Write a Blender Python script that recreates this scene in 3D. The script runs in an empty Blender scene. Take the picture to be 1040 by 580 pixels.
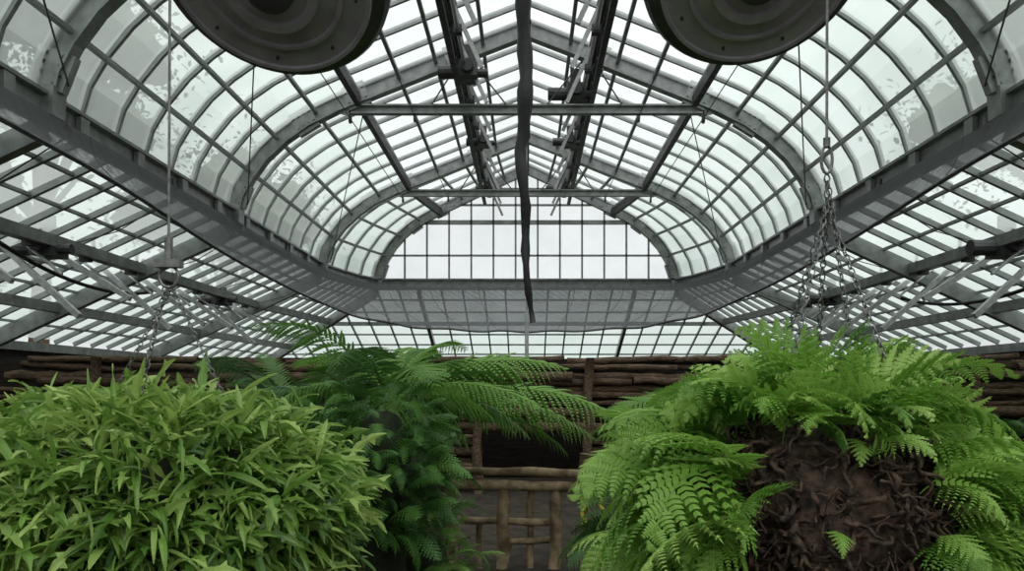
import bpy, math, random
import numpy as np
from mathutils import Vector, Matrix
random.seed(7); rng=np.random.default_rng(7)
EYE=1.7
S=bpy.context.scene
TOP=[]
# ---------------------------------------------------------------- materials
def new_mat(name):
    m=bpy.data.materials.new(name); m.use_nodes=True
    nt=m.node_tree; nt.nodes.clear()
    out=nt.nodes.new('ShaderNodeOutputMaterial')
    return m,nt,out
def N(nt,t,**kw):
    n=nt.nodes.new(t)
    for k,v in kw.items(): setattr(n,k,v)
    return n
def ramp(nt,stops):
    r=nt.nodes.new('ShaderNodeValToRGB'); e=r.color_ramp.elements
    while len(e)<len(stops): e.new(0.5)
    for i,(p,c) in enumerate(stops):
        e[i].position=p; e[i].color=(c[0],c[1],c[2],1)
    return r
def noisy(name,c1,c2,scale=5,rough=.6,metal=0,stretch=(1,1,1),bump=.2,detail=6,lo=.35,hi=.65):
    m,nt,out=new_mat(name)
    tc=N(nt,'ShaderNodeTexCoord'); mp=N(nt,'ShaderNodeMapping'); mp.inputs['Scale'].default_value=stretch
    nz=N(nt,'ShaderNodeTexNoise'); nz.inputs['Scale'].default_value=scale; nz.inputs['Detail'].default_value=detail
    nt.links.new(tc.outputs['Object'],mp.inputs[0]); nt.links.new(mp.outputs[0],nz.inputs['Vector'])
    r=ramp(nt,[(lo,c1),(hi,c2)]); nt.links.new(nz.outputs['Fac'],r.inputs[0])
    b=N(nt,'ShaderNodeBsdfPrincipled'); b.inputs['Roughness'].default_value=rough; b.inputs['Metallic'].default_value=metal
    nt.links.new(r.outputs[0],b.inputs['Base Color'])
    if bump:
        bp=N(nt,'ShaderNodeBump'); bp.inputs['Strength'].default_value=bump; bp.inputs['Distance'].default_value=.02
        nt.links.new(nz.outputs['Fac'],bp.inputs['Height']); nt.links.new(bp.outputs[0],b.inputs['Normal'])
    nt.links.new(b.outputs[0],out.inputs[0])
    return m
def leaf_mat(name,stops,tipcol,rough=.4,trans=.3):
    m,nt,out=new_mat(name)
    at=N(nt,'ShaderNodeAttribute'); at.attribute_name='var'
    sp=N(nt,'ShaderNodeSeparateColor'); nt.links.new(at.outputs['Color'],sp.inputs[0])
    r=ramp(nt,stops); nt.links.new(sp.outputs[0],r.inputs[0])
    mx=N(nt,'ShaderNodeMix',data_type='RGBA'); 
    mul=N(nt,'ShaderNodeMath',operation='MULTIPLY'); mul.inputs[1].default_value=.55
    nt.links.new(sp.outputs[1],mul.inputs[0]); nt.links.new(mul.outputs[0],mx.inputs[0])
    nt.links.new(r.outputs[0],mx.inputs[6]); mx.inputs[7].default_value=(*tipcol,1)
    b=N(nt,'ShaderNodeBsdfPrincipled'); b.inputs['Roughness'].default_value=rough
    b.inputs['Specular IOR Level'].default_value=.45
    nt.links.new(mx.outputs[2],b.inputs['Base Color'])
    tr=N(nt,'ShaderNodeBsdfTranslucent'); nt.links.new(mx.outputs[2],tr.inputs[0])
    ms=N(nt,'ShaderNodeMixShader'); ms.inputs[0].default_value=trans
    nt.links.new(b.outputs[0],ms.inputs[1]); nt.links.new(tr.outputs[0],ms.inputs[2]); nt.links.new(ms.outputs[0],out.inputs[0])
    return m
def glass_mat(name,clear,grime_shade,f0,f1,scale):
    m,nt,out=new_mat(name)
    tc=N(nt,'ShaderNodeTexCoord')
    nz=N(nt,'ShaderNodeTexNoise'); nz.inputs['Scale'].default_value=scale; nz.inputs['Detail'].default_value=7; nz.inputs['Roughness'].default_value=.6
    nt.links.new(tc.outputs['Object'],nz.inputs['Vector'])
    r=ramp(nt,[(.36,clear),(.66,grime_shade)]); nt.links.new(nz.outputs['Fac'],r.inputs[0])
    t=N(nt,'ShaderNodeBsdfTransparent'); nt.links.new(r.outputs[0],t.inputs[0])
    d=N(nt,'ShaderNodeBsdfTranslucent'); d.inputs[0].default_value=(.79,.86,.82,1)
    mr=N(nt,'ShaderNodeMapRange'); mr.inputs[3].default_value=f0; mr.inputs[4].default_value=f1
    nt.links.new(nz.outputs['Fac'],mr.inputs[0])
    ms=N(nt,'ShaderNodeMixShader'); nt.links.new(mr.outputs[0],ms.inputs[0])
    nt.links.new(t.outputs[0],ms.inputs[1]); nt.links.new(d.outputs[0],ms.inputs[2]); nt.links.new(ms.outputs[0],out.inputs[0])
    return m
M_steel=noisy('painted_steel',(.20,.21,.205),(.33,.34,.33),6,.38,.1,bump=.1)
M_bar=noisy('glazing_bar_paint',(.22,.235,.225),(.32,.335,.325),5,.45,0,bump=0)
M_dark=noisy('dark_steel',(.05,.05,.052),(.10,.10,.10),8,.5,.2,bump=.1)
M_galv=noisy('galvanised_steel',(.42,.42,.42),(.58,.58,.58),12,.4,.3,bump=.1)
M_chain=noisy('chain_metal',(.12,.12,.12),(.24,.24,.23),40,.4,.6,bump=0)
M_black=noisy('black_rubber',(.006,.006,.007),(.016,.016,.016),20,.5,0,bump=.2)
M_drum=noisy('drum_paint',(.34,.31,.36),(.43,.40,.45),10,.4,.1,bump=.05)
M_drum2=noisy('drum_rim',(.045,.04,.045),(.08,.07,.08),10,.5,.1,bump=.05)
M_log=noisy('rustic_log',(.035,.022,.014),(.20,.125,.075),9,.85,0,(1,6,6),bump=.8)
M_log2=noisy('weathered_log',(.14,.095,.05),(.44,.32,.20),9,.85,0,(1,1,1),bump=.8)
M_rhiz=noisy('rhizome',(.014,.009,.006),(.12,.075,.048),30,.85,0,bump=.9)
M_soil=noisy('soil',(.02,.014,.01),(.06,.045,.03),6,.95,0,bump=.8)
M_moss=noisy('moss',(.008,.012,.005),(.025,.04,.012),12,.95,0,bump=.8)
M_grass=noisy('grass',(.05,.08,.03),(.1,.14,.06),2,.9,0,bump=0)
M_yel=noisy('yellow_tape',(.8,.75,.05),(.85,.8,.1),10,.5,0,bump=0)
M_darkwall=noisy('dark_plank',(.012,.009,.007),(.035,.026,.018),5,.9,0,(1,1,8),bump=.4)
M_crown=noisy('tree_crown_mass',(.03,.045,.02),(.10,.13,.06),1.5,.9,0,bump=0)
M_glass=glass_mat('roof_glass',(.94,.97,.97),(.82,.85,.84),.12,.30,.8)
M_gable=glass_mat('gable_pane_glass',(.98,.99,.99),(.90,.92,.92),.05,.15,.8)
M_aged_shade=glass_mat('aged_shaded_glass',(.70,.76,.73),(.40,.47,.42),.28,.55,.7)  # grime tint, with dark tree blotches and dimmer side light painted in
def net_mat():
    m,nt,out=new_mat('shade_net')
    tc=N(nt,'ShaderNodeTexCoord'); nz=N(nt,'ShaderNodeTexNoise'); nz.inputs['Scale'].default_value=2.0
    nt.links.new(tc.outputs['Object'],nz.inputs['Vector'])
    w1=N(nt,'ShaderNodeTexWave',bands_direction='DIAGONAL'); w1.inputs['Scale'].default_value=3; w1.inputs['Distortion'].default_value=3
    nt.links.new(tc.outputs['Object'],w1.inputs['Vector'])
    mr=N(nt,'ShaderNodeMapRange'); mr.inputs[3].default_value=.72; mr.inputs[4].default_value=.88
    ad=N(nt,'ShaderNodeMath',operation='MULTIPLY_ADD'); ad.inputs[1].default_value=.08
    nt.links.new(nz.outputs['Fac'],mr.inputs[0]); nt.links.new(w1.outputs['Fac'],ad.inputs[0]); nt.links.new(mr.outputs[0],ad.inputs[2])
    t=N(nt,'ShaderNodeBsdfTransparent'); d=N(nt,'ShaderNodeBsdfDiffuse'); d.inputs[0].default_value=(.15,.155,.16,1)
    ms=N(nt,'ShaderNodeMixShader'); nt.links.new(ad.outputs[0],ms.inputs[0])
    nt.links.new(t.outputs[0],ms.inputs[1]); nt.links.new(d.outputs[0],ms.inputs[2]); nt.links.new(ms.outputs[0],out.inputs[0])
    return m
M_net=net_mat()
L_strap=leaf_mat('strap_fern_leaf',[(0,(.05,.14,.02)),(.5,(.18,.34,.055)),(1,(.44,.58,.17))],(.48,.60,.18),.35,.35)
L_dav=leaf_mat('rabbit_foot_leaf',[(0,(.10,.25,.03)),(.5,(.25,.48,.07)),(1,(.46,.65,.17))],(.48,.66,.19),.45,.38)
L_tree=leaf_mat('tree_fern_leaf',[(0,(.04,.13,.02)),(.5,(.11,.26,.04)),(1,(.23,.43,.08))],(.26,.45,.10),.45,.32)
L_dark=leaf_mat('dark_fern_leaf',[(0,(.02,.07,.012)),(.5,(.055,.155,.028)),(1,(.12,.28,.045))],(.12,.29,.05),.35,.25)
L_out=leaf_mat('outdoor_leaf',[(0,(.05,.07,.035)),(.5,(.09,.12,.06)),(1,(.14,.17,.09))],(.14,.18,.09),.7,.3)
# ---------------------------------------------------------------- mesh builder
class MB:
    def __init__(s): s.v=[]; s.f=[]; s.m=[]
    def add(s,vs,fs,mi=0):
        o=len(s.v); s.v.extend([tuple(x) for x in vs])
        for f in fs: s.f.append([i+o for i in f]); s.m.append(mi)
    def beam(s,p,q,w,h,up=(0,0,1),mi=0):
        p=Vector(p);q=Vector(q);d=(q-p).normalized(); u=Vector(up)
        if abs(d.dot(u))>.98: u=Vector((0,1,0))
        a=d.cross(u).normalized()*w/2; b=a.cross(d).normalized()*h/2
        vs=[p-a-b,p+a-b,p+a+b,p-a+b,q-a-b,q+a-b,q+a+b,q-a+b]
        s.add(vs,[(0,3,2,1),(4,5,6,7),(0,1,5,4),(1,2,6,5),(2,3,7,6),(3,0,4,7)],mi)
    def sweep(s,pts,side,w,h,off=0,mi=0):
        side=Vector(side).normalized(); P=[Vector(p) for p in pts]; rings=[]
        for i,p in enumerate(P):
            t=(P[min(i+1,len(P)-1)]-P[max(i-1,0)]).normalized()
            n=side.cross(t).normalized(); sd=t.cross(n).normalized()*w/2
            c=p+n*off
            rings+= [c-sd-n*h/2,c+sd-n*h/2,c+sd+n*h/2,c-sd+n*h/2]
        fs=[]
        for i in range(len(P)-1):
            for k in range(4):
                a=i*4+k;b=i*4+(k+1)%4; fs.append((a,b,b+4,a+4))
        fs.append((3,2,1,0)); L=4*(len(P)-1); fs.append((L,L+1,L+2,L+3))
        s.add(rings,fs,mi)
    def tube(s,pts,r,n=8,mi=0,jit=0,cap=True):
        P=[Vector(p) for p in pts]; R=r if hasattr(r,'__len__') else [r]*len(P)
        t0=(P[1]-P[0]).normalized(); u=Vector((0,0,1)) if abs(t0.z)<.9 else Vector((1,0,0))
        vs=[]
        for i,p in enumerate(P):
            t=(P[min(i+1,len(P)-1)]-P[max(i-1,0)]).normalized()
            a=t.cross(u); 
            if a.length<1e-4: a=t.cross(Vector((0,1,0)))
            a.normalize(); b=a.cross(t).normalized(); u=b
            for k in range(n):
                g=2*math.pi*k/n; rr=R[i]*(1+random.uniform(-jit,jit))
                vs.append(p+(a*math.cos(g)+b*math.sin(g))*rr)
        fs=[]
        for i in range(len(P)-1):
            for k in range(n):
                k2=(k+1)%n; fs.append((i*n+k,i*n+k2,(i+1)*n+k2,(i+1)*n+k))
        if cap: fs.append(tuple(range(n))); fs.append(tuple(reversed(range((len(P)-1)*n,len(P)*n))))
        s.add(vs,fs,mi)
    def lathe(s,prof,M,n=48,mis=None):
        vs=[];
        for r,z in prof:
            for k in range(n):
                g=2*math.pi*k/n; vs.append(M@Vector((r*math.cos(g),r*math.sin(g),z)))
        o=len(s.v); s.v.extend([tuple(x) for x in vs])
        for i in range(len(prof)-1):
            for k in range(n):
                k2=(k+1)%n; s.f.append([o+i*n+k,o+i*n+k2,o+(i+1)*n+k2,o+(i+1)*n+k]); s.m.append(mis[i] if mis else 0)
    def obj(s,name,mats,parent=None,smooth=False):
        me=bpy.data.meshes.new(name); me.from_pydata(s.v,[],s.f); me.update()
        for m in mats: me.materials.append(m)
        me.polygons.foreach_set('material_index',s.m)
        if smooth: me.polygons.foreach_set('use_smooth',[True]*len(s.f))
        ob=bpy.data.objects.new(name,me); S.collection.objects.link(ob)
        if parent: ob.parent=parent
        else: TOP.append(ob)
        return ob
def empty(name):
    e=bpy.data.objects.new(name,None); S.collection.objects.link(e); TOP.append(e); return e
# ---------------------------------------------------------------- roof profile
PR=[(5,3),(4.93,3.3),(4.76,3.62),(4.5,3.97),(4.15,4.3),(3.75,4.58),(3.25,4.83),(2.4,5.17),(1.6,5.49),(.8,5.81),(0,6.12)]
PRa=np.array(PR); seg=np.r_[0,np.cumsum(np.linalg.norm(np.diff(PRa,axis=0),axis=1))]; AL=seg[-1]
def prof(t): return float(np.interp(t*AL,seg,PRa[:,0])),float(np.interp(t*AL,seg,PRa[:,1]))
def sx(y): return 1.0 if y<=17.9 else 1-.17*((y-17.9)/2.6)**1.3
Y0,Y1=-3.0,20.5
RIBS=[-2.2,2.75,7.65,12.55,17.9,20.5]
roof=empty('greenhouse_lantern_roof')
rb=MB()
for y in RIBS:
    for sd in (-1,1):
        pts=[(sd*x*sx(y),y,z) for x,z in PR]
        w=.17
        rb.sweep(pts,(0,1,0),.03,.26)
        rb.sweep(pts,(0,1,0),w,.03,.13); rb.sweep(pts,(0,1,0),w,.03,-.13)
        for t0 in (0.02,.30,.46,.76):
            x,z=prof(t0); x2,z2=prof(t0+.065); xs=sx(y)
            rb.beam((sd*x*xs,y,z),(sd*x2*xs,y,z2),.10,.40,(0,0,1) if t0>.1 else (sd,0,0))
            for k in range(4):
                for j in (-1,1):
                    f=(k+.5)/4; cx=sd*(x+(x2-x)*f)*xs; cz=z+(z2-z)*f
                    dx,dz=(x2-x),(z2-z); L=math.hypot(dx,dz); nx,nz=-dz/L*sd,dx/L
                    bx=cx+nx*j*.11; bz=cz+nz*j*.11
                    rb.tube([(bx,y-.05,bz),(bx,y-.08,bz)],.028,6,1)
        rb.beam((sd*5.02*sx(y),y,2.82),(sd*5.0*sx(y),y,3.12),.22,.34,(sd,0,0))
    if y<20:
        zt=4.68; hw=2.98
        rb.beam((-hw,y,zt),(hw,y,zt),.12,.03); rb.beam((-hw,y,zt+.13),(hw,y,zt+.13),.12,.03); rb.beam((-hw,y,zt+.06),(hw,y,zt+.06),.02,.13)
        for sd in (-1,1):
            rb.beam((sd*hw,y,zt+.05),(sd*(hw+.25),y,zt+.12),.05,.2)
rb.obj('arched_ribs',[M_steel,M_dark],roof)
YS=[Y0]+[y for y in np.arange(0,17.9,2)]+[17.9,18.5,19.1,19.7,20.2,20.5]
pl=MB()
for t,w,h in ((0.50,.10,.16),(.80,.22,.26),(.80,.05,.4)):
    for sd in (-1,1):
        x,z=prof(t); pl.sweep([(sd*x*sx(y),y,z-.12) for y in YS],(1,0,0),w,h)
pl.beam((0,Y0,6.05),(0,Y1,6.05),.12,.28)
for sd in (-1,1):
    x,z=prof(.80)
    for i in range(46):
        ya=-2+i*.48; za,zb=(z-.3,z-.62) if i%2 else (z-.62,z-.3)
        pl.beam((sd*x,ya,za),(sd*x,ya+.48,zb),.03,.03)
    pl.beam((sd*x,Y0,z-.62),(sd*x,Y1-.3,z-.62),.09,.05)
pl.obj('purlins_and_ridge',[M_dark],roof)
gb=MB()
yb=[]
for a,b in zip(RIBS[:-1],RIBS[1:]):
    n=max(2,round((b-a)/.72)); yb+=[a+(b-a)*k/n for k in range(1,n)]
for y in yb:
    for sd in (-1,1):
        pts=[(sd*prof(t)[0]*sx(y),y,prof(t)[1]) for t in np.linspace(0,1,16)]
        gb.sweep(pts,(0,1,0),.05,.08,.08*sd)
for t in (.12,.24,.37,.50,.62,.73,.87):
    x,z=prof(t)
    for sd in (-1,1):
        gb.sweep([(sd*x*sx(y),y,z+.03) for y in YS],(1,0,0),.06,.05)
gb.obj('glazing_bars',[M_bar],roof)
def glass_strip(name,t0,t1,mat):
    g=MB(); T=np.linspace(t0,t1,9)
    for sd in (-1,1):
        vs=[]
        for y in YS:
            for t in T:
                x,z=prof(t)
                vs.append((sd*(x+.05)*sx(y),y,z+.07))
        n=len(T); fs=[(i*n+k,i*n+k+1,(i+1)*n+k+1,(i+1)*n+k) for i in range(len(YS)-1) for k in range(n-1)]
        g.add(vs,fs)
    g.obj(name,[mat],roof)
glass_strip('curved_glass_panes',0,.5,M_aged_shade)
glass_strip('sloped_glass_panes',.5,.995,M_glass)
eg=MB(); gl=MB(); s1=sx(Y1)
for x in np.arange(-4.0,4.01,.615):
    zt=float(np.interp(abs(x)/s1,PRa[::-1,0],PRa[::-1,1]))
    eg.beam((x,Y1,3),(x,Y1,zt),.05,.06,(0,1,0))
for z in (3.7,4.62,5.1,5.55):
    xx=float(np.interp(z,PRa[:,1],PRa[:,0]))*s1
    eg.beam((-xx,Y1,z),(xx,Y1,z),.06,.05 if z!=4.62 else .12)
eg.obj('gable_window_bars',[M_bar],roof)
poly=[(-x*s1,Y1+.04,z) for x,z in PR]+[(x*s1,Y1+.04,z) for x,z in PR[::-1][1:]]
gl.add(poly,[tuple(range(len(poly)))]); gl.obj('gable_glass',[M_gable],roof)
ring=[(-5,Y0),(-5,17.9),(-4.78,18.9),(-4.5,19.8),(-4.15,20.5),(4.15,20.5),(4.5,19.8),(4.78,18.9),(5,17.9),(5,Y0)]
rg=MB()
for a,b in zip(ring[:-1],ring[1:]):
    rg.beam((*a,2.9),(*b,2.9),.05,.26); rg.beam((*a,3.03),(*b,3.03),.22,.04); rg.beam((*a,2.77),(*b,2.77),.22,.04)
for sd in (-1,1):
    for y in np.arange(1,17.8,1.2): rg.beam((sd*4.96,y,2.9),(sd*4.90,y,2.9),.16,.2)
rg.obj('ring_beam',[M_steel],roof)
br=MB()
for a,b in zip(RIBS[1:-2],RIBS[2:-1]):
    for sd in (-1,1):
        p=prof(.04);q=prof(.48)
        br.tube([(sd*(p[0]-.2),b,p[1]-.1),(sd*(q[0]-.2),a,q[1]-.2)],.010,5)
for sd in (-1,1):
    for x,z in ((3.0,4.6),(1.9,4.62)):
        br.tube([(sd*x,1,z),(sd*x,17.8,z)],.009,5)
        for y in RIBS[1:-1]:
            br.tube([(sd*x-.02,y,z-.03),(sd*x+.02,y,z-.03)],.06,12); br.beam((sd*x,y,z-.04),(sd*x,y,z+.12),.03,.05)
    for y in (7.65,12.55,17.9):
        br.tube([(sd*.35,y-.1,4.8),(sd*.95,y-.1,5.55)],.014,5); br.tube([(sd*1.6,y-.1,4.8),(sd*1.15,y-.1,5.5)],.014,5)
    # pulleys and net cleats along the ring beam
    for y in np.arange(3,17.5,2.4):
        br.tube([(sd*4.86-.02,y,2.72),(sd*4.86+.02,y,2.72)],.07,12); br.beam((sd*4.88,y,2.7),(sd*4.88,y,2.9),.04,.06)
        br.tube([(sd*4.86,y,2.66),(sd*5.7,y+.1,2.2),(sd*6.3,y+.15,2.05)],.008,5)
br.obj('bracing_rods_and_pulleys',[M_dark],roof)
# ---------------------------------------------------------------- lower aisle roof
low=empty('greenhouse_aisle_roof')
XO,ZO,YE=9.2,.9,25.5
lb=MB(); hv=MB(); lg=MB()
def side_pt(sd,y,t):
    if y<=17.9: return (sd*(5+(XO-5)*t),y+(0)*t,2.85+(ZO-2.85)*t)
    f=(y-17.9)/2.6; 
    return (sd*((5-.85*f)*(1-t)+XO*t), y*(1-t)+(17.9+f*(YE-17.9))*t, 2.85+(ZO-2.85)*t)
ysl=list(np.arange(Y0,17.9,.6))+[17.9+2.6*k/9 for k in range(10)]
for sd in (-1,1):
    for y in ysl: lb.beam(side_pt(sd,y,0),side_pt(sd,y,1),.055,.08)
    for i in range(1,8):
        t=i/8; P=[side_pt(sd,y,t) for y in [Y0,17.9,20.5]]
        for a,b in zip(P[:-1],P[1:]): lb.beam(a,b,.06,.04)
    for y in RIBS: 
        a=Vector(side_pt(sd,y,0));b=Vector(side_pt(sd,y,1)); dn=Vector((0,0,-.16)); hv.beam(a+dn,b+dn,.13,.22)
    for t in (.36,.7,1.0):
        P=[Vector(side_pt(sd,y,t))+Vector((0,0,-.12)) for y in [Y0,17.9,20.5]]
        for a,b in zip(P[:-1],P[1:]): hv.beam(a,b,.14,.16)
    Y=[Y0,17.9,20.5]; vs=[side_pt(sd,y,t) for y in Y for t in (0,1)]
    lg.add([(v[0],v[1],v[2]+.05) for v in vs],[(0,1,3,2),(2,3,5,4)])
def end_z(y): return 2.85+(ZO-2.85)*(y-20.5)/5
for x in np.arange(-9.0,9.01,.6):
    ys_=20.5 if abs(x)<4.15 else 20.5+5*(abs(x)-4.15)/(XO-4.15)
    if YE-ys_>.1: lb.beam((x,ys_,end_z(ys_)),(x,YE,end_z(YE)),.045,.07)
for i in range(1,7):
    t=i/7; y=20.5+5*t; xx=4.15+(XO-4.15)*t
    (hv if i==3 else lb).beam((-xx,y,end_z(y)-.02),(xx,y,end_z(y)-.02),.06,.05 if i!=3 else .12)
hv.beam((-XO,YE,ZO-.1),(XO,YE,ZO-.1),.14,.2)
for x in (-3,3): hv.beam((x,20.5,2.7),(x,YE,.75),.1,.16)
lg.add([(-4.15,20.5,2.9),(4.15,20.5,2.9),(XO,YE,ZO+.05),(-XO,YE,ZO+.05)],[(0,1,2,3)])
lb.obj('aisle_glazing_bars',[M_bar],low); hv.obj('aisle_rafters',[M_steel],low); lg.obj('aisle_glass',[M_aged_shade],low)
# ---------------------------------------------------------------- vent gear
def motor(mb,c,s=.16):
    c=Vector(c)
    mb.beam(c-Vector((0,s,0)),c+Vector((0,s,0)),s*1.5,s*1.3)
    mb.tube([c+Vector((-s*2.4,0,0)),c+Vector((-s*.7,0,0))],s*.55,12); mb.tube([c+Vector((0,-s*1.5,0)),c+Vector((0,s*1.5,0))],s*.5,12)
    mb.tube([c+Vector((s*.7,0,-.02)),c+Vector((s*1.6,0,-.02))],s*.35,10)
    mb.beam(c+Vector((0,0,s*.6)),c+Vector((0,0,s*2.2)),s*.9,s*.2)
for sd in (-1,1):
    vg=empty('roof_vent_motor_drive'); a=MB(); b=MB()
    X,Z=6.6,1.98
    a.tube([(sd*X,1.5,Z),(sd*X,17.5,Z)],.04,8)
    for y in np.arange(2.3,17.5,1.25):
        a.beam((sd*(X+.6),y,Z+.15),(sd*(X-.75),y-.15,Z-.85+.2*math.sin(y*3)),.06,.075)
        a.tube([(sd*(X+.5),y+.3,Z+.2),(sd*(X-.4),y+.05,Z-.45)],.02,6)
        b.beam((sd*X,y-.06,Z),(sd*X,y+.06,Z),.14,.16)
        b.beam((sd*X,y+.2,Z),(sd*X,y+.2,Z+.3),.03,.05)
    for y in (10.2,16): motor(b,(sd*X,y,Z-.03),.2)
    a.obj('shaft_and_racks',[M_galv],vg); b.obj('motor_and_brackets',[M_dark],vg)
    vg=empty('ridge_vent_motor_drive'); a=MB(); b=MB()
    X,Z=1.0,5.2
    a.tube([(sd*X,5,Z),(sd*X,20,Z)],.03,8)
    for y in np.arange(5.5,20,1.3):
        a.beam((sd*(X+.1),y,Z+.45),(sd*(X-.35),y,Z-.55),.05,.06); b.beam((sd*X,y-.06,Z),(sd*X,y+.06,Z),.12,.12)
        b.beam((sd*X,y+.15,Z),(sd*(X+.2),y+.15,Z+.3),.03,.05)
    motor(b,(sd*.9-.05,12.0 if sd<0 else 12.9,Z-.05),.2)
    motor(b,(sd*.9,19.0,Z-.05),.17); motor(b,(sd*.9,15.4,Z-.05),.15)
    a.obj('shaft_and_racks',[M_galv],vg); b.obj('motor_and_brackets',[M_dark],vg)
cb=MB()
def sag(p,q,d,n=14):
    p=Vector(p);q=Vector(q); return [p.lerp(q,i/n)+Vector((0,0,-d*4*(i/n)*(1-i/n))) for i in range(n+1)]
cb.tube(sag((-6.6,9.0,1.9),(-6.6,13,1.7),.25),.028,6); cb.tube(sag((6.6,8.5,1.55),(6.6,13,1.6),.3),.028,6)
cb.tube(sag((-6.6,4.0,1.5),(-6.6,9,1.9),.2),.028,6); cb.tube(sag((6.6,4.0,1.2),(6.6,8.5,1.55),.2),.028,6)
cb.obj('black_power_cable',[M_black],None,True)
bs=MB(); bz=np.linspace(5.86,.72,34); bx=[.03*math.sin(z*1.3)+.02*math.sin(z*4.1)-(.05 if z<2.6 else 0)+(.1*(1.6-z) if z<1.6 else 0) for z in bz]
bs.tube([(bx[i],8.0+.03*math.sin(i),bz[i]) for i in range(len(bz))],[.08+.014*math.sin(i*1.9) if bz[i]>3 else .03+.045*max(0,(bz[i]-.72)/2.28)+.008*math.sin(i*2.3) for i in range(len(bz))],10,0,.08)
bs.obj('black_fabric_sleeve',[M_black],None,True)
wp=MB(); wp.tube([(.0,11.5,1.2),(.0,11.5,.45)],.03,8); wp.tube([(.0,11.5,1.2),(.0,11.5,5.85)],.006,5); wp.obj('hanging_conduit_pole',[M_galv])
# net: skirt hung from the ring beam, sagging
shn=empty('shade_netting')
nt_=MB(); path=[(-4.85,1),(-4.85,4),(-4.85,7),(-4.85,10),(-4.85,13),(-4.82,15.5),(-4.7,17.3),(-4.45,18.7),(-4.0,19.7),(-3.3,20.2),(-2.2,20.3),(-1.1,20.3)]
path=path+[(0,20.3)]+[(-x,y) for x,y in path[::-1]]
hem=[(-4.8,1,2.66),(-4.72,4,2.55),(-4.62,7,2.36),(-4.5,10,2.10),(-4.4,12.5,1.90),(-4.15,14.8,1.73),(-3.75,16.6,1.62),(-3.2,17.7,1.55),(-2.6,18.2,1.51),(-1.9,18.5,1.48),(-1.2,18.6,1.46),(-.6,18.7,1.45)]
hem=hem+[(0,18.7,1.45)]+[(-x,y,z) for x,y,z in hem[::-1]]
A=np.array(path);H=np.array(hem);n_=len(path);uu=np.linspace(0,n_-1,121)
def cr(P,u):
    i=min(int(u),len(P)-2); f=u-i; p0=P[max(i-1,0)];p1=P[i];p2=P[i+1];p3=P[min(i+2,len(P)-1)]
    return .5*((2*p1)+(-p0+p2)*f+(2*p0-5*p1+4*p2-p3)*f*f+(-p0+3*p1-3*p2+p3)*f**3)
K=10; vs=[]
for i,u in enumerate(uu):
    a=cr(A,u); h=cr(H,u)
    for k in range(K+1):
        f=k/K; g=f**1.5; w=.025*math.sin(i*.8+k*.5)*f
        vs.append((a[0]*(1-g)+h[0]*g+w,a[1]*(1-g)+h[1]*g+w,2.8*(1-f**.85)+h[2]*f**.85+.02*f*math.sin(i*.6)))
nt_.add(vs,[(i*(K+1)+k,i*(K+1)+k+1,(i+1)*(K+1)+k+1,(i+1)*(K+1)+k) for i in range(len(uu)-1) for k in range(K)])
nt_.obj('netting_mesh',[M_net],shn,True)
ntr=MB(); ntr.tube([vs[i*(K+1)+K] for i in range(len(uu))],.028,5)
for i in range(0,len(uu),6): ntr.tube([vs[i*(K+1)+k] for k in range(K+1)],.006,4)
ntr.obj('hem_rope',[M_dark],shn)
# ---------------------------------------------------------------- circular fixtures
for cx,cz,R in ((-1.11,1.755,.505),(1.0,1.79,.49)):
    k=R/.48; e=empty('round_hanging_air_circulator'); d=MB()
    Mx=Matrix.Translation((cx,3.2,cz))@Matrix.Rotation(math.radians(-30),4,'X')@Matrix.Scale(k,4)
    P=[(0.001,-.09),(.07,-.09),(.09,-.07),(.10,-.03),(.15,-.03),(.155,-.05),(.19,-.05),(.20,-.01),(.27,-.005),(.275,-.02),(.29,-.02),(.295,0),(.385,0),(.39,-.012),(.405,-.012),(.41,.01),(.462,.04),(.48,.07),(.485,.12),(.47,.2),(.4,.27),(.2,.32),(.001,.33)]
    mi=[0 if p[0]<.41 else 1 for p in P[:-1]]; mi[0]=mi[1]=mi[2]=1
    d.lathe(P,Mx,64,mi)
    for j in range(8):
        g=j*math.pi/4+.2; c=Mx@Vector((.345*math.cos(g),.345*math.sin(g),0)); c2=Mx@Vector((.345*math.cos(g),.345*math.sin(g),-.012))
        d.tube([c,c2],.008,8,1)
    d.obj('drum',[M_drum,M_drum2],e,False)
    h=MB(); tp=Mx@Vector((0,0,.33)); h.tube([tp,(tp[0],tp[1],4.6)],.02,8); h.beam((tp[0]-.0,tp[1],4.6),(tp[0],tp[1],5.6),.05,.05)
    h.obj('hanger_rod',[M_galv],e)
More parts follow.
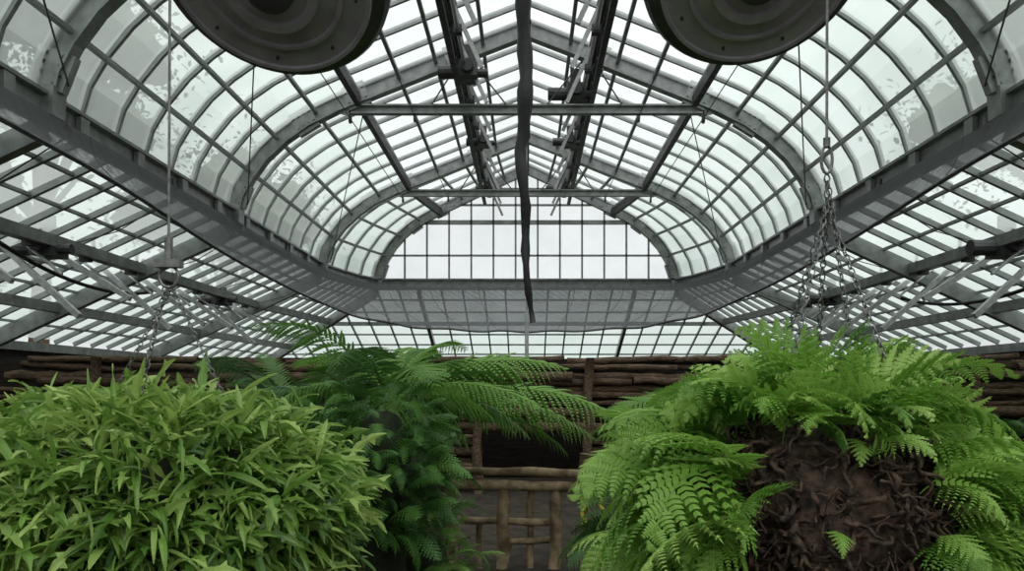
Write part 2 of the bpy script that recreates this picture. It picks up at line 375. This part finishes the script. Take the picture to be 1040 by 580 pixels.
# ---------------------------------------------------------------- fronds
def bipinnate(n,m,width,shape,pw,ang=1.15,droop=.12,fwd=.4,rach=.006):
    V=[];F=[]
    def q(a): V.append(a); return len(V)-1
    for i in range(12):
        s0=i/12;s1=(i+1)/12;r0=rach*(1-s0*.8);r1=rach*(1-s1*.8)
        F.append([q((s0,-r0,0)),q((s0,r0,0)),q((s1,r1,0)),q((s1,-r1,0))])
        F.append([q((s0,0,-r0)),q((s0,0,r0)),q((s1,0,r1)),q((s1,0,-r1))])
    for i in range(n):
        t=.12+.88*(i+.5)/n; pl=width*shape(t)
        for sd in (-1,1):
            aj=ang-.35*t+random.uniform(-.06,.06)
            ax=math.cos(aj); ay=math.sin(aj)*sd; px,py=-ay*sd,ax*sd
            st=pl/m; tt=t+ (.25/n if sd>0 else -.1/n)
            wp_=pw/n; dr=droop*random.uniform(.4,1.6)
            for j in range(m):
                r=(j+.5)/m; L=wp_*(1-.8*r**1.3)*min(1,.75+pl/width*.4); c=r*pl
                zz=lambda rr: -dr*pl*rr*rr
                for k in (-1,1):
                    p0=(tt+ax*(c-st*.46),ay*(c-st*.46)); p1=(tt+ax*(c+st*.40),ay*(c+st*.40))
                    a=(p0[0]+px*k*L*.75+ax*st*fwd*.35,p0[1]+py*k*L*.75+ay*st*fwd*.35)
                    tp=(tt+ax*(c+st*fwd)+px*k*L,ay*(c+st*fwd)+py*k*L)
                    z0=zz(r); z1=z0-.25*L
                    F.append([q((*p0,z0)),q((*a,z1)),q((*tp,z1)),q((*p1,z0))])
            F.append([q((tt+ax*pl*.9,ay*pl*.9,zz(.9))),q((tt+ax*pl*1.12,ay*pl*1.12,zz(1.1))),q((tt+ax*pl*.9+px*wp_*.2,ay*pl*.9+py*wp_*.2,zz(.9)))])
            F.append([q((tt,0,0)),q((tt+ax*pl,ay*pl,zz(1))),q((tt+ax*pl*.5+px*.006,ay*pl*.5+py*.006,zz(.5)))])
    return np.array(V,float),F
def strap(w=.075,ns=7,lobed=True,ph=0):
    V=[];F=[]
    for i in range(ns+1):
        t=i/ns; ww=w*(math.sin(math.pi*min(1,t*.93+.05))**.7)*(1+(.35*math.sin(i*2.4+ph) if lobed else 0))+.003
        V+=[(t,-ww,.02),(t,0,0),(t,ww,.02)]
    for i in range(ns):
        a=i*3; F+=[[a,a+1,a+4,a+3],[a+1,a+2,a+5,a+4]]
    if lobed:
        b=len(V); V+=[(.62,w*.5,.01),(.70,w*2.6,0),(.78,w*.4,.01),(.5,-w*.5,.01),(.6,-w*2.3,0),(.66,-w*.4,.01)]
        F+=[[b,b+1,b+2],[b+3,b+5,b+4]]
    return np.array(V,float),F
T_dav=[bipinnate(8,7,.46,lambda t:(1-t)**.85*(.6+.4*min(1,t*5)) ,.50,1.05,.2,.6),
       bipinnate(9,7,.42,lambda t:(1-t)**.8*(.6+.4*min(1,t*5)),.52,1.1,.35,.6),
       bipinnate(8,7,.50,lambda t:(1-t)**.9*(.6+.4*min(1,t*5)),.48,1.0,.25,.6)]
T_tree=[bipinnate(26,10,.22,lambda t:math.sin(math.pi*min(1,(t*.86+.12)))**.8,.36,1.15,.35,.5),
        bipinnate(24,10,.20,lambda t:math.sin(math.pi*min(1,(t*.86+.12)))**.8,.38,1.1,.2,.5)]
T_wide=[bipinnate(14,4,.17,lambda t:math.sin(math.pi*min(1,(t*.8+.18)))**.6,.42,1.2,.3,.6),
        bipinnate(13,4,.19,lambda t:math.sin(math.pi*min(1,(t*.8+.18)))**.6,.40,1.15,.2,.6)]
T_strap=[strap(.055,7,True,0),strap(.065,7,True,1.5),strap(.05,7,False),strap(.068,6,False)]
class Fol:
    def __init__(s): s.V=[];s.F=[];s.C=[];s.n=0
    def frond(s,T,base,az,e0,k,L,roll=0,col=None,wid=1,twist=0):
        V,F=T; n=24; t=np.linspace(0,1,n+1)
        th=e0-k*t**1.2; dx=np.cos(th);dz=np.sin(th)
        hx=np.r_[0,np.cumsum((dx[1:]+dx[:-1])/2)]/n*L; hz=np.r_[0,np.cumsum((dz[1:]+dz[:-1])/2)]/n*L
        sp=V[:,0]; H=np.interp(sp,t,hx)+np.where(sp>1,(sp-1)*L*dx[-1],0); Z=np.interp(sp,t,hz)+np.where(sp>1,(sp-1)*L*dz[-1],0); TH=e0-k*np.clip(sp,0,1)**1.2
        ca,sa=math.cos(az),math.sin(az)
        ra=roll+twist*sp; u=V[:,1]*L*wid; v=V[:,2]*L*wid
        ul=u*np.cos(ra)-v*np.sin(ra); vn=u*np.sin(ra)+v*np.cos(ra)
        Hn=H-np.sin(TH)*vn; Zn=Z+np.cos(TH)*vn
        X=base[0]+ca*Hn-sa*ul; Y=base[1]+sa*Hn+ca*ul; ZZ=base[2]+Zn
        s.V.append(np.stack([X,Y,ZZ],1)); o=s.n
        s.F.extend([[i+o for i in f] for f in F]); s.n+=len(V)
        c=np.ones((len(V),4)); c[:,0]=random.random() if col is None else col; c[:,1]=np.clip(sp,0,1)**2*random.random()
        s.C.append(c)
    def obj(s,name,mat,parent=None):
        me=bpy.data.meshes.new(name); V=np.concatenate(s.V); me.from_pydata(V.tolist(),[],s.F); me.update()
        a=me.color_attributes.new('var','FLOAT_COLOR','POINT'); a.data.foreach_set('color',np.concatenate(s.C).astype(np.float32).ravel())
        me.materials.append(mat); ob=bpy.data.objects.new(name,me); S.collection.objects.link(ob)
        if parent: ob.parent=parent
        else: TOP.append(ob)
        return ob
def blob(mb,c,r,n=24,amp=.1,seed=0,mi=0):
    vs=[];fs=[]
    for i in range(n+1):
        th=math.pi*i/n
        for j in range(n*2):
            ph=math.pi*j/n; d=(math.sin(th)*math.cos(ph),math.sin(th)*math.sin(ph),math.cos(th))
            k=1+amp*(math.sin(5*d[0]+seed)*math.sin(6*d[1]+seed*2)+.6*math.sin(13*d[2]+9*d[0]+seed)*math.sin(11*d[1]))
            vs.append((c[0]+r[0]*k*d[0],c[1]+r[1]*k*d[1],c[2]+r[2]*k*d[2]))
    w=n*2
    for i in range(n):
        for j in range(w): fs.append((i*w+j,(i+1)*w+j,(i+1)*w+(j+1)%w,i*w+(j+1)%w))
    mb.add(vs,fs,mi)
def rdir(zmin=-1,zmax=1):
    z=random.uniform(zmin,zmax); a=random.uniform(0,2*math.pi); r=math.sqrt(max(0,1-z*z)); return Vector((r*math.cos(a),r*math.sin(a),z))
def chain(mb,p,q,ll=.034,wr=.0032,sg=0):
    p=Vector(p);q=Vector(q); D=(q-p); n=max(2,int(D.length/(ll*.78))); 
    pts=sag(p,q,sg,n)
    for i in range(n):
        a=pts[i];b=pts[i+1]; c=(a+b)/2; d=(b-a).normalized()
        u=d.cross(Vector((0,1,0))).normalized(); w=d.cross(u).normalized()
        if i%2: u=w
        L=[]
        for k in range(12):
            g=2*math.pi*k/12; L.append(c+d*math.cos(g)*ll*.5+u*math.sin(g)*ll*.3)
        L.append(L[0]); mb.tube(L,wr,5,cap=False)
# ---- left basket
bk=empty('hanging_strap_fern_basket')
C=Vector((-1.2,2.35,-.42)); R=Vector((.56,.5,.35))
cm=MB(); blob(cm,C,R*.76,24,.08,1); cm.obj('moss_basket_core',[M_moss],bk,True)
fo=Fol()
cl=[]
NR=400
for i in range(NR):   # evenly spread rosettes (golden spiral) with jitter
    z=1-1.8*(i+.5)/NR; a=i*2.39996+random.uniform(-.1,.1); z+=random.uniform(-.04,.04); z=max(-1,min(1,z)); r=math.sqrt(1-z*z)
    d=Vector((r*math.cos(a),r*math.sin(a),z))
    if d.y>.5 and random.random()<.8: continue
    k=random.uniform(.86,1.10)+.07*math.sin(6*d.x+2)*math.sin(7*d.z)
    cl.append((C+Vector((d.x*R.x*k,d.y*R.y*k,d.z*R.z*k)),d,random.gauss(.46,.17)))
for c,d,cc in cl:
    for j in range(random.randint(15,24)):
        b=c+Vector((random.gauss(0,.03),random.gauss(0,.03),random.gauss(0,.02)))
        o=d*.9+rdir()*.95; o.z+=.12; o.normalize()
        fo.frond(random.choice(T_strap),b,math.atan2(o.y,o.x),math.asin(o.z),random.uniform(.3,1.7),random.uniform(.07,.19),random.gauss(0,.6),min(1,max(0,cc+.18*d.z+random.gauss(0,.2))),random.uniform(.75,1.1),random.gauss(0,.8))  # leaf colour turns paler toward the top, painting in light from above
fo.obj('strap_leaves',L_strap,bk)
ch=MB(); hub=Vector((-1.115,2.3,.40))
ch.tube([(-1.095,2.3,5.0),hub+Vector((0,0,.06))],.004,6)
ch.tube([hub+Vector((0,0,.07)),hub+Vector((0,0,-.0))],.013,8); ch.beam(hub+Vector((-.04,0,-.01)),hub+Vector((.04,0,-.01)),.03,.025)
ch.tube([hub+Vector((.03*math.cos(a),0,-.05+.035*math.sin(a))) for a in np.linspace(0,6.28,14)],.005,6)
chain(ch,hub+Vector((-.01,0,-.08)),C+Vector((.02,-.15,.28)),.026,.0024)
chain(ch,hub+Vector((.01,0,-.08)),C+Vector((.36,-.05,.18)),.02,.0016)
chain(ch,hub+Vector((.0,0.02,-.08)),C+Vector((-.3,.15,.22)),.02,.0016)
ch.obj('hanging_chains',[M_chain],bk)
# ---- right basket
bk=empty('hanging_rabbit_foot_fern_basket')
C=Vector((.95,2.4,-.40)); R=.34
cm=MB(); blob(cm,C,Vector((R,R,R))*.93,24,.10,3)
for i in range(950):
    d=rdir(-.95,.9); 
    if d.y>.4: continue
    t=Vector((random.gauss(0,1),random.gauss(0,1),random.gauss(0,1)-.8)); pts=[]; h=random.uniform(.94,1.14); hf=random.uniform(1,3);ho=random.uniform(0,6)
    lump=.09*math.sin(7*d.x+1)*math.sin(6*d.z)
    for s in range(8):
        t=(t-d*t.dot(d)).normalized(); d=(d+t*.05).normalized(); t=t+Vector((random.gauss(0,.6),random.gauss(0,.6),random.gauss(0,.6)))
        pts.append(C+d*R*(h+lump+.07*math.sin(s*.5*hf+ho)))
    r0=random.uniform(.003,.012); cm.tube(pts,[r0*(1-.08*s) for s in range(8)],5,0,.3)
cm.obj('rhizome_ball',[M_rhiz],bk,True)
fo=Fol()
for i in range(400):
    d=rdir(-.25,1)
    if d.y<-.1 and d.z<.64 and abs(d.x+.10)<.64 and random.random()<.98: continue
    if d.y>.6 and random.random()<.6: continue
    b=C+d*R*1.0
    az=math.atan2(d.y,d.x)+random.gauss(0,.55)
    e0=.25+.85*max(0,d.z)+random.uniform(-.3,.5)
    L=random.uniform(.26,.56)*(1 if d.z<.6 else .9)
    if -2.4<az<-.7: L*=.66
    fo.frond(random.choice(T_dav),b,az,e0,random.uniform(.9,2.3),L,random.gauss(0,.5),min(1,max(0,random.gauss(.5,.28))),random.uniform(.85,1.15),random.gauss(0,.5))
for i in range(90):
    sd=1 if i%5 else -1
    a=random.uniform(-.7,.5); zz=random.uniform(-.55,.35); rr=math.sqrt(1-zz*zz); d=Vector((sd*math.cos(a)*rr,math.sin(a)*rr,zz))
    az=math.atan2(d.y,d.x)+random.gauss(0,.35)
    fo.frond(random.choice(T_dav),C+d*R,az,random.uniform(-.2,.6),random.uniform(.9,2.0),random.uniform(.28,.5),random.gauss(0,.5),min(1,max(0,random.gauss(.45,.25))),random.uniform(.85,1.15),random.gauss(0,.5))
for (x,z,az,L) in ((-.08,.0,-1.9,.13),(.2,-.02,-1.2,.22),(.25,-.14,-1.0,.3),(.3,-.2,-.8,.3),(-.3,-.2,-2.6,.26),(.14,-.18,-1.5,.17),(.31,-.05,-.6,.4)):
    fo.frond(T_dav[0],C+Vector((x,-math.sqrt(max(.001,R*R*1.1-x*x-z*z)),z)),az,.3,1.6,L,random.gauss(0,.3),.6)
fo.obj('fern_fronds',L_dav,bk)
ch=MB(); hk=Vector((.975,2.4,.785))
ch.tube([(.985,2.4,5.0),hk],.0045,6)
ch.tube([hk+Vector((.018*math.cos(a),0,-.04+.045*math.sin(a))) for a in np.linspace(0,6.28,16)],.005,6)
ch.tube([hk+Vector((0,0,.03)),hk+Vector((0,0,-.0))],.012,8)
nd=hk+Vector((0,0,-.09)); chain(ch,nd,nd+Vector((0,0,-.10)),.028,.0026)
nd=nd+Vector((0,0,-.10))
for tx,ty in ((-.17,-.12),(.22,-.14),(.08,.25),(-.11,.22)):
    chain(ch,nd,C+Vector((tx,ty,.30)),.028,.0024,.0)
chain(ch,nd+Vector((0,0,.1)),nd+Vector((.05,-.05,-.40)),.028,.0024,.0)
ch.obj('hanging_chains',[M_chain],bk)
# ---------------------------------------------------------------- tree ferns & understory
def crown(name,c,n,Lr,T,mat,er=(.2,1.2),kr=(.8,1.8),trunk=True,extra=(),azr=None,tr=.09):
    e=empty(name); f=Fol(); c=Vector(c)
    for i in range(n):
        az=(2*math.pi*i/n+random.uniform(-.3,.3)) if azr is None else random.uniform(*azr)
        f.frond(random.choice(T),c+Vector((.05*math.cos(az),.05*math.sin(az),random.uniform(-.08,.05))),az,random.uniform(*er),random.uniform(*kr),random.uniform(*Lr),random.gauss(0,.35),None,random.uniform(.85,1.1),random.gauss(0,.35))
    for (az,e0,k,L,r) in extra: f.frond(T[0],c,az,e0,k,L,r,.8)
    f.obj('fronds',mat,e)
    if trunk:
        m=MB(); zz=np.linspace(-EYE,c.z,10); m.tube([(c.x+.03*math.sin(z*2),c.y,z) for z in zz],[tr*(1.3-.03*i) for i in range(10)],10,0,.15); m.obj('trunk',[M_rhiz],e,True)
def mound(name,c,r,n,Lr,T,mat,zmin=-.5):
    e=empty(name); f=Fol(); c=Vector(c)
    for i in range(n):
        d=rdir(zmin,1); b=c+Vector((d.x*r[0],d.y*r[1],d.z*r[2]))*random.uniform(.6,1)
        f.frond(random.choice(T),b,math.atan2(d.y,d.x)+random.gauss(0,.7),random.uniform(0,1.2),random.uniform(.8,2.2),random.uniform(*Lr),random.gauss(0,.5),None,random.uniform(.85,1.2),random.gauss(0,.4))
    f.obj('fronds',mat,e)
    m=MB()
    m.tube([(c.x,c.y,-EYE),(c.x,c.y,c.z)],[r[0]*.5,r[0]*.4],10,0,.2); blob(m,c,(r[0]*.6,r[1]*.6,r[2]*.7),12,.1,2)
    m.obj('root_mass',[M_moss],e,True)
crown('tree_fern',(-.92,4.9,-.06),28,(.8,1.15),T_tree,L_tree,(.2,1.15),(.8,1.9),extra=((.1,.55,.85,1.25,.5),(-.3,.35,.9,1.1,.3),(.5,.7,1.2,1.1,.2),(2.6,.8,1.2,1.0,0),(1.5,.9,1.0,.9,.1)))
crown('tree_fern',(-.85,6.6,-.15),18,(.9,1.3),T_tree,L_tree,(.1,.9),(.7,1.5),extra=((-.1,.35,.9,1.7,.4),(.15,.2,.9,1.6,.3)))
crown('tree_fern',(-2.0,6.2,-.15),18,(.8,1.2),T_tree,L_dark,(.1,1.1),(.8,1.8))
crown('tree_fern',(2.0,7.2,-.35),20,(1.1,1.5),T_tree,L_tree,(.1,.9),(.7,1.5),extra=((3.3,.4,1.0,1.5,.3),))
mound('holly_fern_shrub',(-.78,3.9,-.45),(.30,.30,.48),330,(.16,.36),T_wide,L_dark,-.9)
mound('holly_fern_shrub',(-1.25,4.6,-.35),(.35,.3,.38),170,(.2,.4),T_wide,L_dark,-.9)
mound('holly_fern_shrub',(-.58,4.3,-1.1),(.22,.3,.4),130,(.2,.34),T_wide,L_tree,-.9)
crown('lady_fern',(.74,3.7,-.36),30,(.42,.66),T_tree,L_dav,(.1,1.1),(1.0,2.2),tr=.06,extra=((3.1,.3,1.3,.6,.3),(3.5,.2,1.3,.6,.4)))
crown('lady_fern',(.56,3.1,-.62),26,(.28,.42),T_dav,L_dav,(.0,.9),(1.0,2.0),tr=.05)
crown('boston_fern',(.80,4.6,-.95),34,(.45,.7),T_tree,L_dark,(.2,1.2),(1.2,2.2),tr=.06)
crown('boston_fern',(1.5,4.8,-.5),28,(.7,1.0),T_tree,L_tree,(.1,1.0),(1.0,2.0),tr=.06)
for i,(x,y,z) in enumerate([(-1.6,7.6,-.9),(-3.0,7.5,-.7),(-2.6,9.5,-.7),(-4.6,8.5,-.6),(-6,9.8,-.6),(1.9,9.2,-.9),(3.2,8.5,-.7),(4.6,9,-.6),(6.2,9.8,-.6),(1.3,5.8,-1.2),(-1.6,5.6,-1.2)]):
    crown('boston_fern',(x,y,z),24,(.7,1.1),T_wide,L_dark,(.2,1.2),(1.0,2.0),tr=.06)
# ---------------------------------------------------------------- log gate, log wall
def log(mb,p,q,r,mi=0,n=10):
    p=Vector(p);q=Vector(q); k=max(4,int((q-p).length/.25))
    pts=[p.lerp(q,i/k)+Vector((random.gauss(0,r*.14),random.gauss(0,r*.14),random.gauss(0,r*.14))) for i in range(k+1)]
    mb.tube(pts,[r*random.uniform(.85,1.12) for _ in pts],n,mi,.06)
rl=MB(); Y=7.0
for x,zt,r in ((-.72,-.78,.06),(-.22,-.88,.062),(.27,-.88,.058),(.57,-.62,.062)): log(rl,(x,Y,-EYE),(x,Y,zt),r)
log(rl,(-.8,Y-.02,-.77),(.63,Y-.02,-.80),.042); log(rl,(-.75,Y-.03,-.90),(.60,Y-.03,-.92),.048)
log(rl,(-.70,Y,-1.24),(.25,Y,-1.26),.035); log(rl,(.03,Y+.03,-.95),(.03,Y+.03,-EYE),.035)
log(rl,(-.45,Y,-1.26),(-.45,Y,-EYE),.03); log(rl,(-.2,Y,-1.45),(.27,Y,-1.43),.03)
rl.obj('rustic_log_gate',[M_log2],None,True)
tp=MB()
for x,y0 in ((.70,-.85),(.53,-.95)):
    pts=[(x+.02*math.sin(k*2),Y-.09,y0-.04*k) for k in range(9)]
    for a,b in zip(pts[:-1],pts[1:]): tp.beam(a,b,.03,.004,(0,1,0))
tp.beam((.5,Y-.088,-.86),(.74,Y-.088,-.85),.004,.04)
tp.obj('yellow_caution_ribbon',[M_yel])
lw=empty('stacked_log_wall'); lm=MB(); z=-EYE+.1
while z<.55:
    r=random.uniform(.035,.08); x=-9.0+random.uniform(0,1)
    while x<9:
        x2=min(9.1,x+random.uniform(1.4,3.6)); 
        hole=z<-.78
        a,b=x,x2
        yy=12.2+random.uniform(-.14,.14)
        if hole and b>-.75 and a<.95:
            if a<-.9: log(lm,(a,yy,z),(-.75,yy,z),r)
            if b>1.1: log(lm,(.95,yy,z),(b,yy,z),r)
        else: log(lm,(a,yy,z+random.gauss(0,.03)),(b,yy,z+random.gauss(0,.03)),r*random.uniform(.8,1.15))
        x=x2+.03
    z+=r*2.0
for x in (-.8,1.0,-4,4.2,-7,7.3): log(lm,(x,12.0,-EYE),(x,12.0,.5),.08)
lm.obj('logs',[M_log],lw,True)
bx=MB(); bx.beam((-9,12.75,-.58),(-.8,12.75,-.58),.9,2.2); bx.beam((1.0,12.75,-.58),(9,12.75,-.58),.9,2.2); bx.beam((-.8,12.75,-.1),(1.0,12.75,-.1),.9,1.2); bx.beam((-.9,14.2,-.6),(1.1,14.2,-.6),.1,2.2)
bx.obj('backing',[M_darkwall],lw)
def wallbox(name,a,b,mat):
    m=MB(); a=Vector(a);b=Vector(b); x0,y0,z0=a;x1,y1,z1=b
    vs=[(x0,y0,z0),(x1,y0,z0),(x1,y1,z0),(x0,y1,z0),(x0,y0,z1),(x1,y0,z1),(x1,y1,z1),(x0,y1,z1)]
    m.add(vs,[(0,3,2,1),(4,5,6,7),(0,1,5,4),(1,2,6,5),(2,3,7,6),(3,0,4,7)]); return m.obj(name,[mat])
wallbox('wall_left',(-9.4,Y0,-EYE),(-9.2,YE,.85),M_darkwall); wallbox('wall_right',(9.2,Y0,-EYE),(9.4,YE,.85),M_darkwall)
wallbox('wall_back',(-9.4,YE,-EYE),(9.4,YE+.2,.85),M_darkwall); wallbox('wall_front',(-9.4,Y0-.2,-EYE),(9.4,Y0,.85),M_darkwall)
wallbox('floor',(-9.4,Y0-.2,-EYE-.1),(9.4,YE+.2,-EYE),M_soil)
wallbox('ground_outside',(-80,-60,-EYE-.3),(80,100,-EYE-.12),M_grass)
def tree(x,y,h,cr_,n=5000):
    e=empty('outdoor_tree'); m=MB(); m.tube([(x,y,-EYE),(x+.3,y,h*.5),(x-.2,y+.2,h)],[.35,.25,.1],8)
    cl=[]; core=MB()
    for i in range(11):
        d=rdir(-.4,1); c=Vector((x+d.x*cr_*.75,y+d.y*cr_*.75,h+d.z*cr_*.7)); cl.append(c)
        m.tube([(x+.1,y,h*.55),c],[.12,.03],5)
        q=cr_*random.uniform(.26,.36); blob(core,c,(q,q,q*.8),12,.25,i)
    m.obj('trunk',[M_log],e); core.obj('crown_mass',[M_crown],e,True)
    f=Fol()
    for i in range(n):
        c=random.choice(cl); d=Vector((random.gauss(0,1),random.gauss(0,1),random.gauss(0,1)))*cr_*.25
        f.frond(T_strap[3],c+d,random.uniform(0,6.28),random.uniform(-1,1),.5,random.uniform(.14,.28),random.uniform(-1,1),None,4.0)
    f.obj('foliage',L_out,e)
for x,y,h,c_ in ((-16,24,9.8,4.2),(-20,17,9,4.5),(-14,34,7,4),(17,23,9.6,4.2),(20,16,9,4.4),(-24,27,7,5),(24,26,7,5),(-12.5,11,7.6,2.2),(13,11.5,7.8,2.3)):
    tree(x,y,h,c_)
for o in TOP: o.location.z+=EYE
w=bpy.data.worlds.new('overcast'); S.world=w; w.use_nodes=True; nt=w.node_tree; nt.nodes.clear()
o=N(nt,'ShaderNodeOutputWorld'); bg=N(nt,'ShaderNodeBackground'); tc=N(nt,'ShaderNodeTexCoord'); sp=N(nt,'ShaderNodeSeparateXYZ')
r=ramp(nt,[(0,(.58,.61,.61)),(.15,(.86,.89,.90)),(.6,(.98,1.0,1.0))]); nt.links.new(tc.outputs['Generated'],sp.inputs[0]); nt.links.new(sp.outputs[2],r.inputs[0])
nz=N(nt,'ShaderNodeTexNoise'); nz.inputs['Scale'].default_value=2.5; nz.inputs['Detail'].default_value=5; nt.links.new(tc.outputs['Generated'],nz.inputs['Vector'])
mr=N(nt,'ShaderNodeMapRange'); mr.inputs[1].default_value=.3; mr.inputs[2].default_value=.7; mr.inputs[3].default_value=.96; mr.inputs[4].default_value=1.2; nt.links.new(nz.outputs['Fac'],mr.inputs[0])
nt.links.new(r.outputs[0],bg.inputs[0]); nt.links.new(mr.outputs[0],bg.inputs[1]); nt.links.new(bg.outputs[0],o.inputs[0])
sl=bpy.data.lights.new('overcast_sun','SUN'); sl.energy=2.5; sl.angle=1.4; so=bpy.data.objects.new('overcast_sun',sl); S.collection.objects.link(so); so.rotation_euler=(math.radians(22),math.radians(8),0); so.location=(0,0,20)
cam=bpy.data.cameras.new('camera'); co=bpy.data.objects.new('camera',cam); S.collection.objects.link(co); S.camera=co
co.location=(0,0,EYE); co.rotation_euler=(math.radians(90),0,0)
cam.sensor_width=36; cam.lens=750/1040*36; cam.shift_x=-15/1040; cam.shift_y=105/1040; cam.clip_end=300; cam.clip_start=.05
S.view_settings.view_transform='Standard'
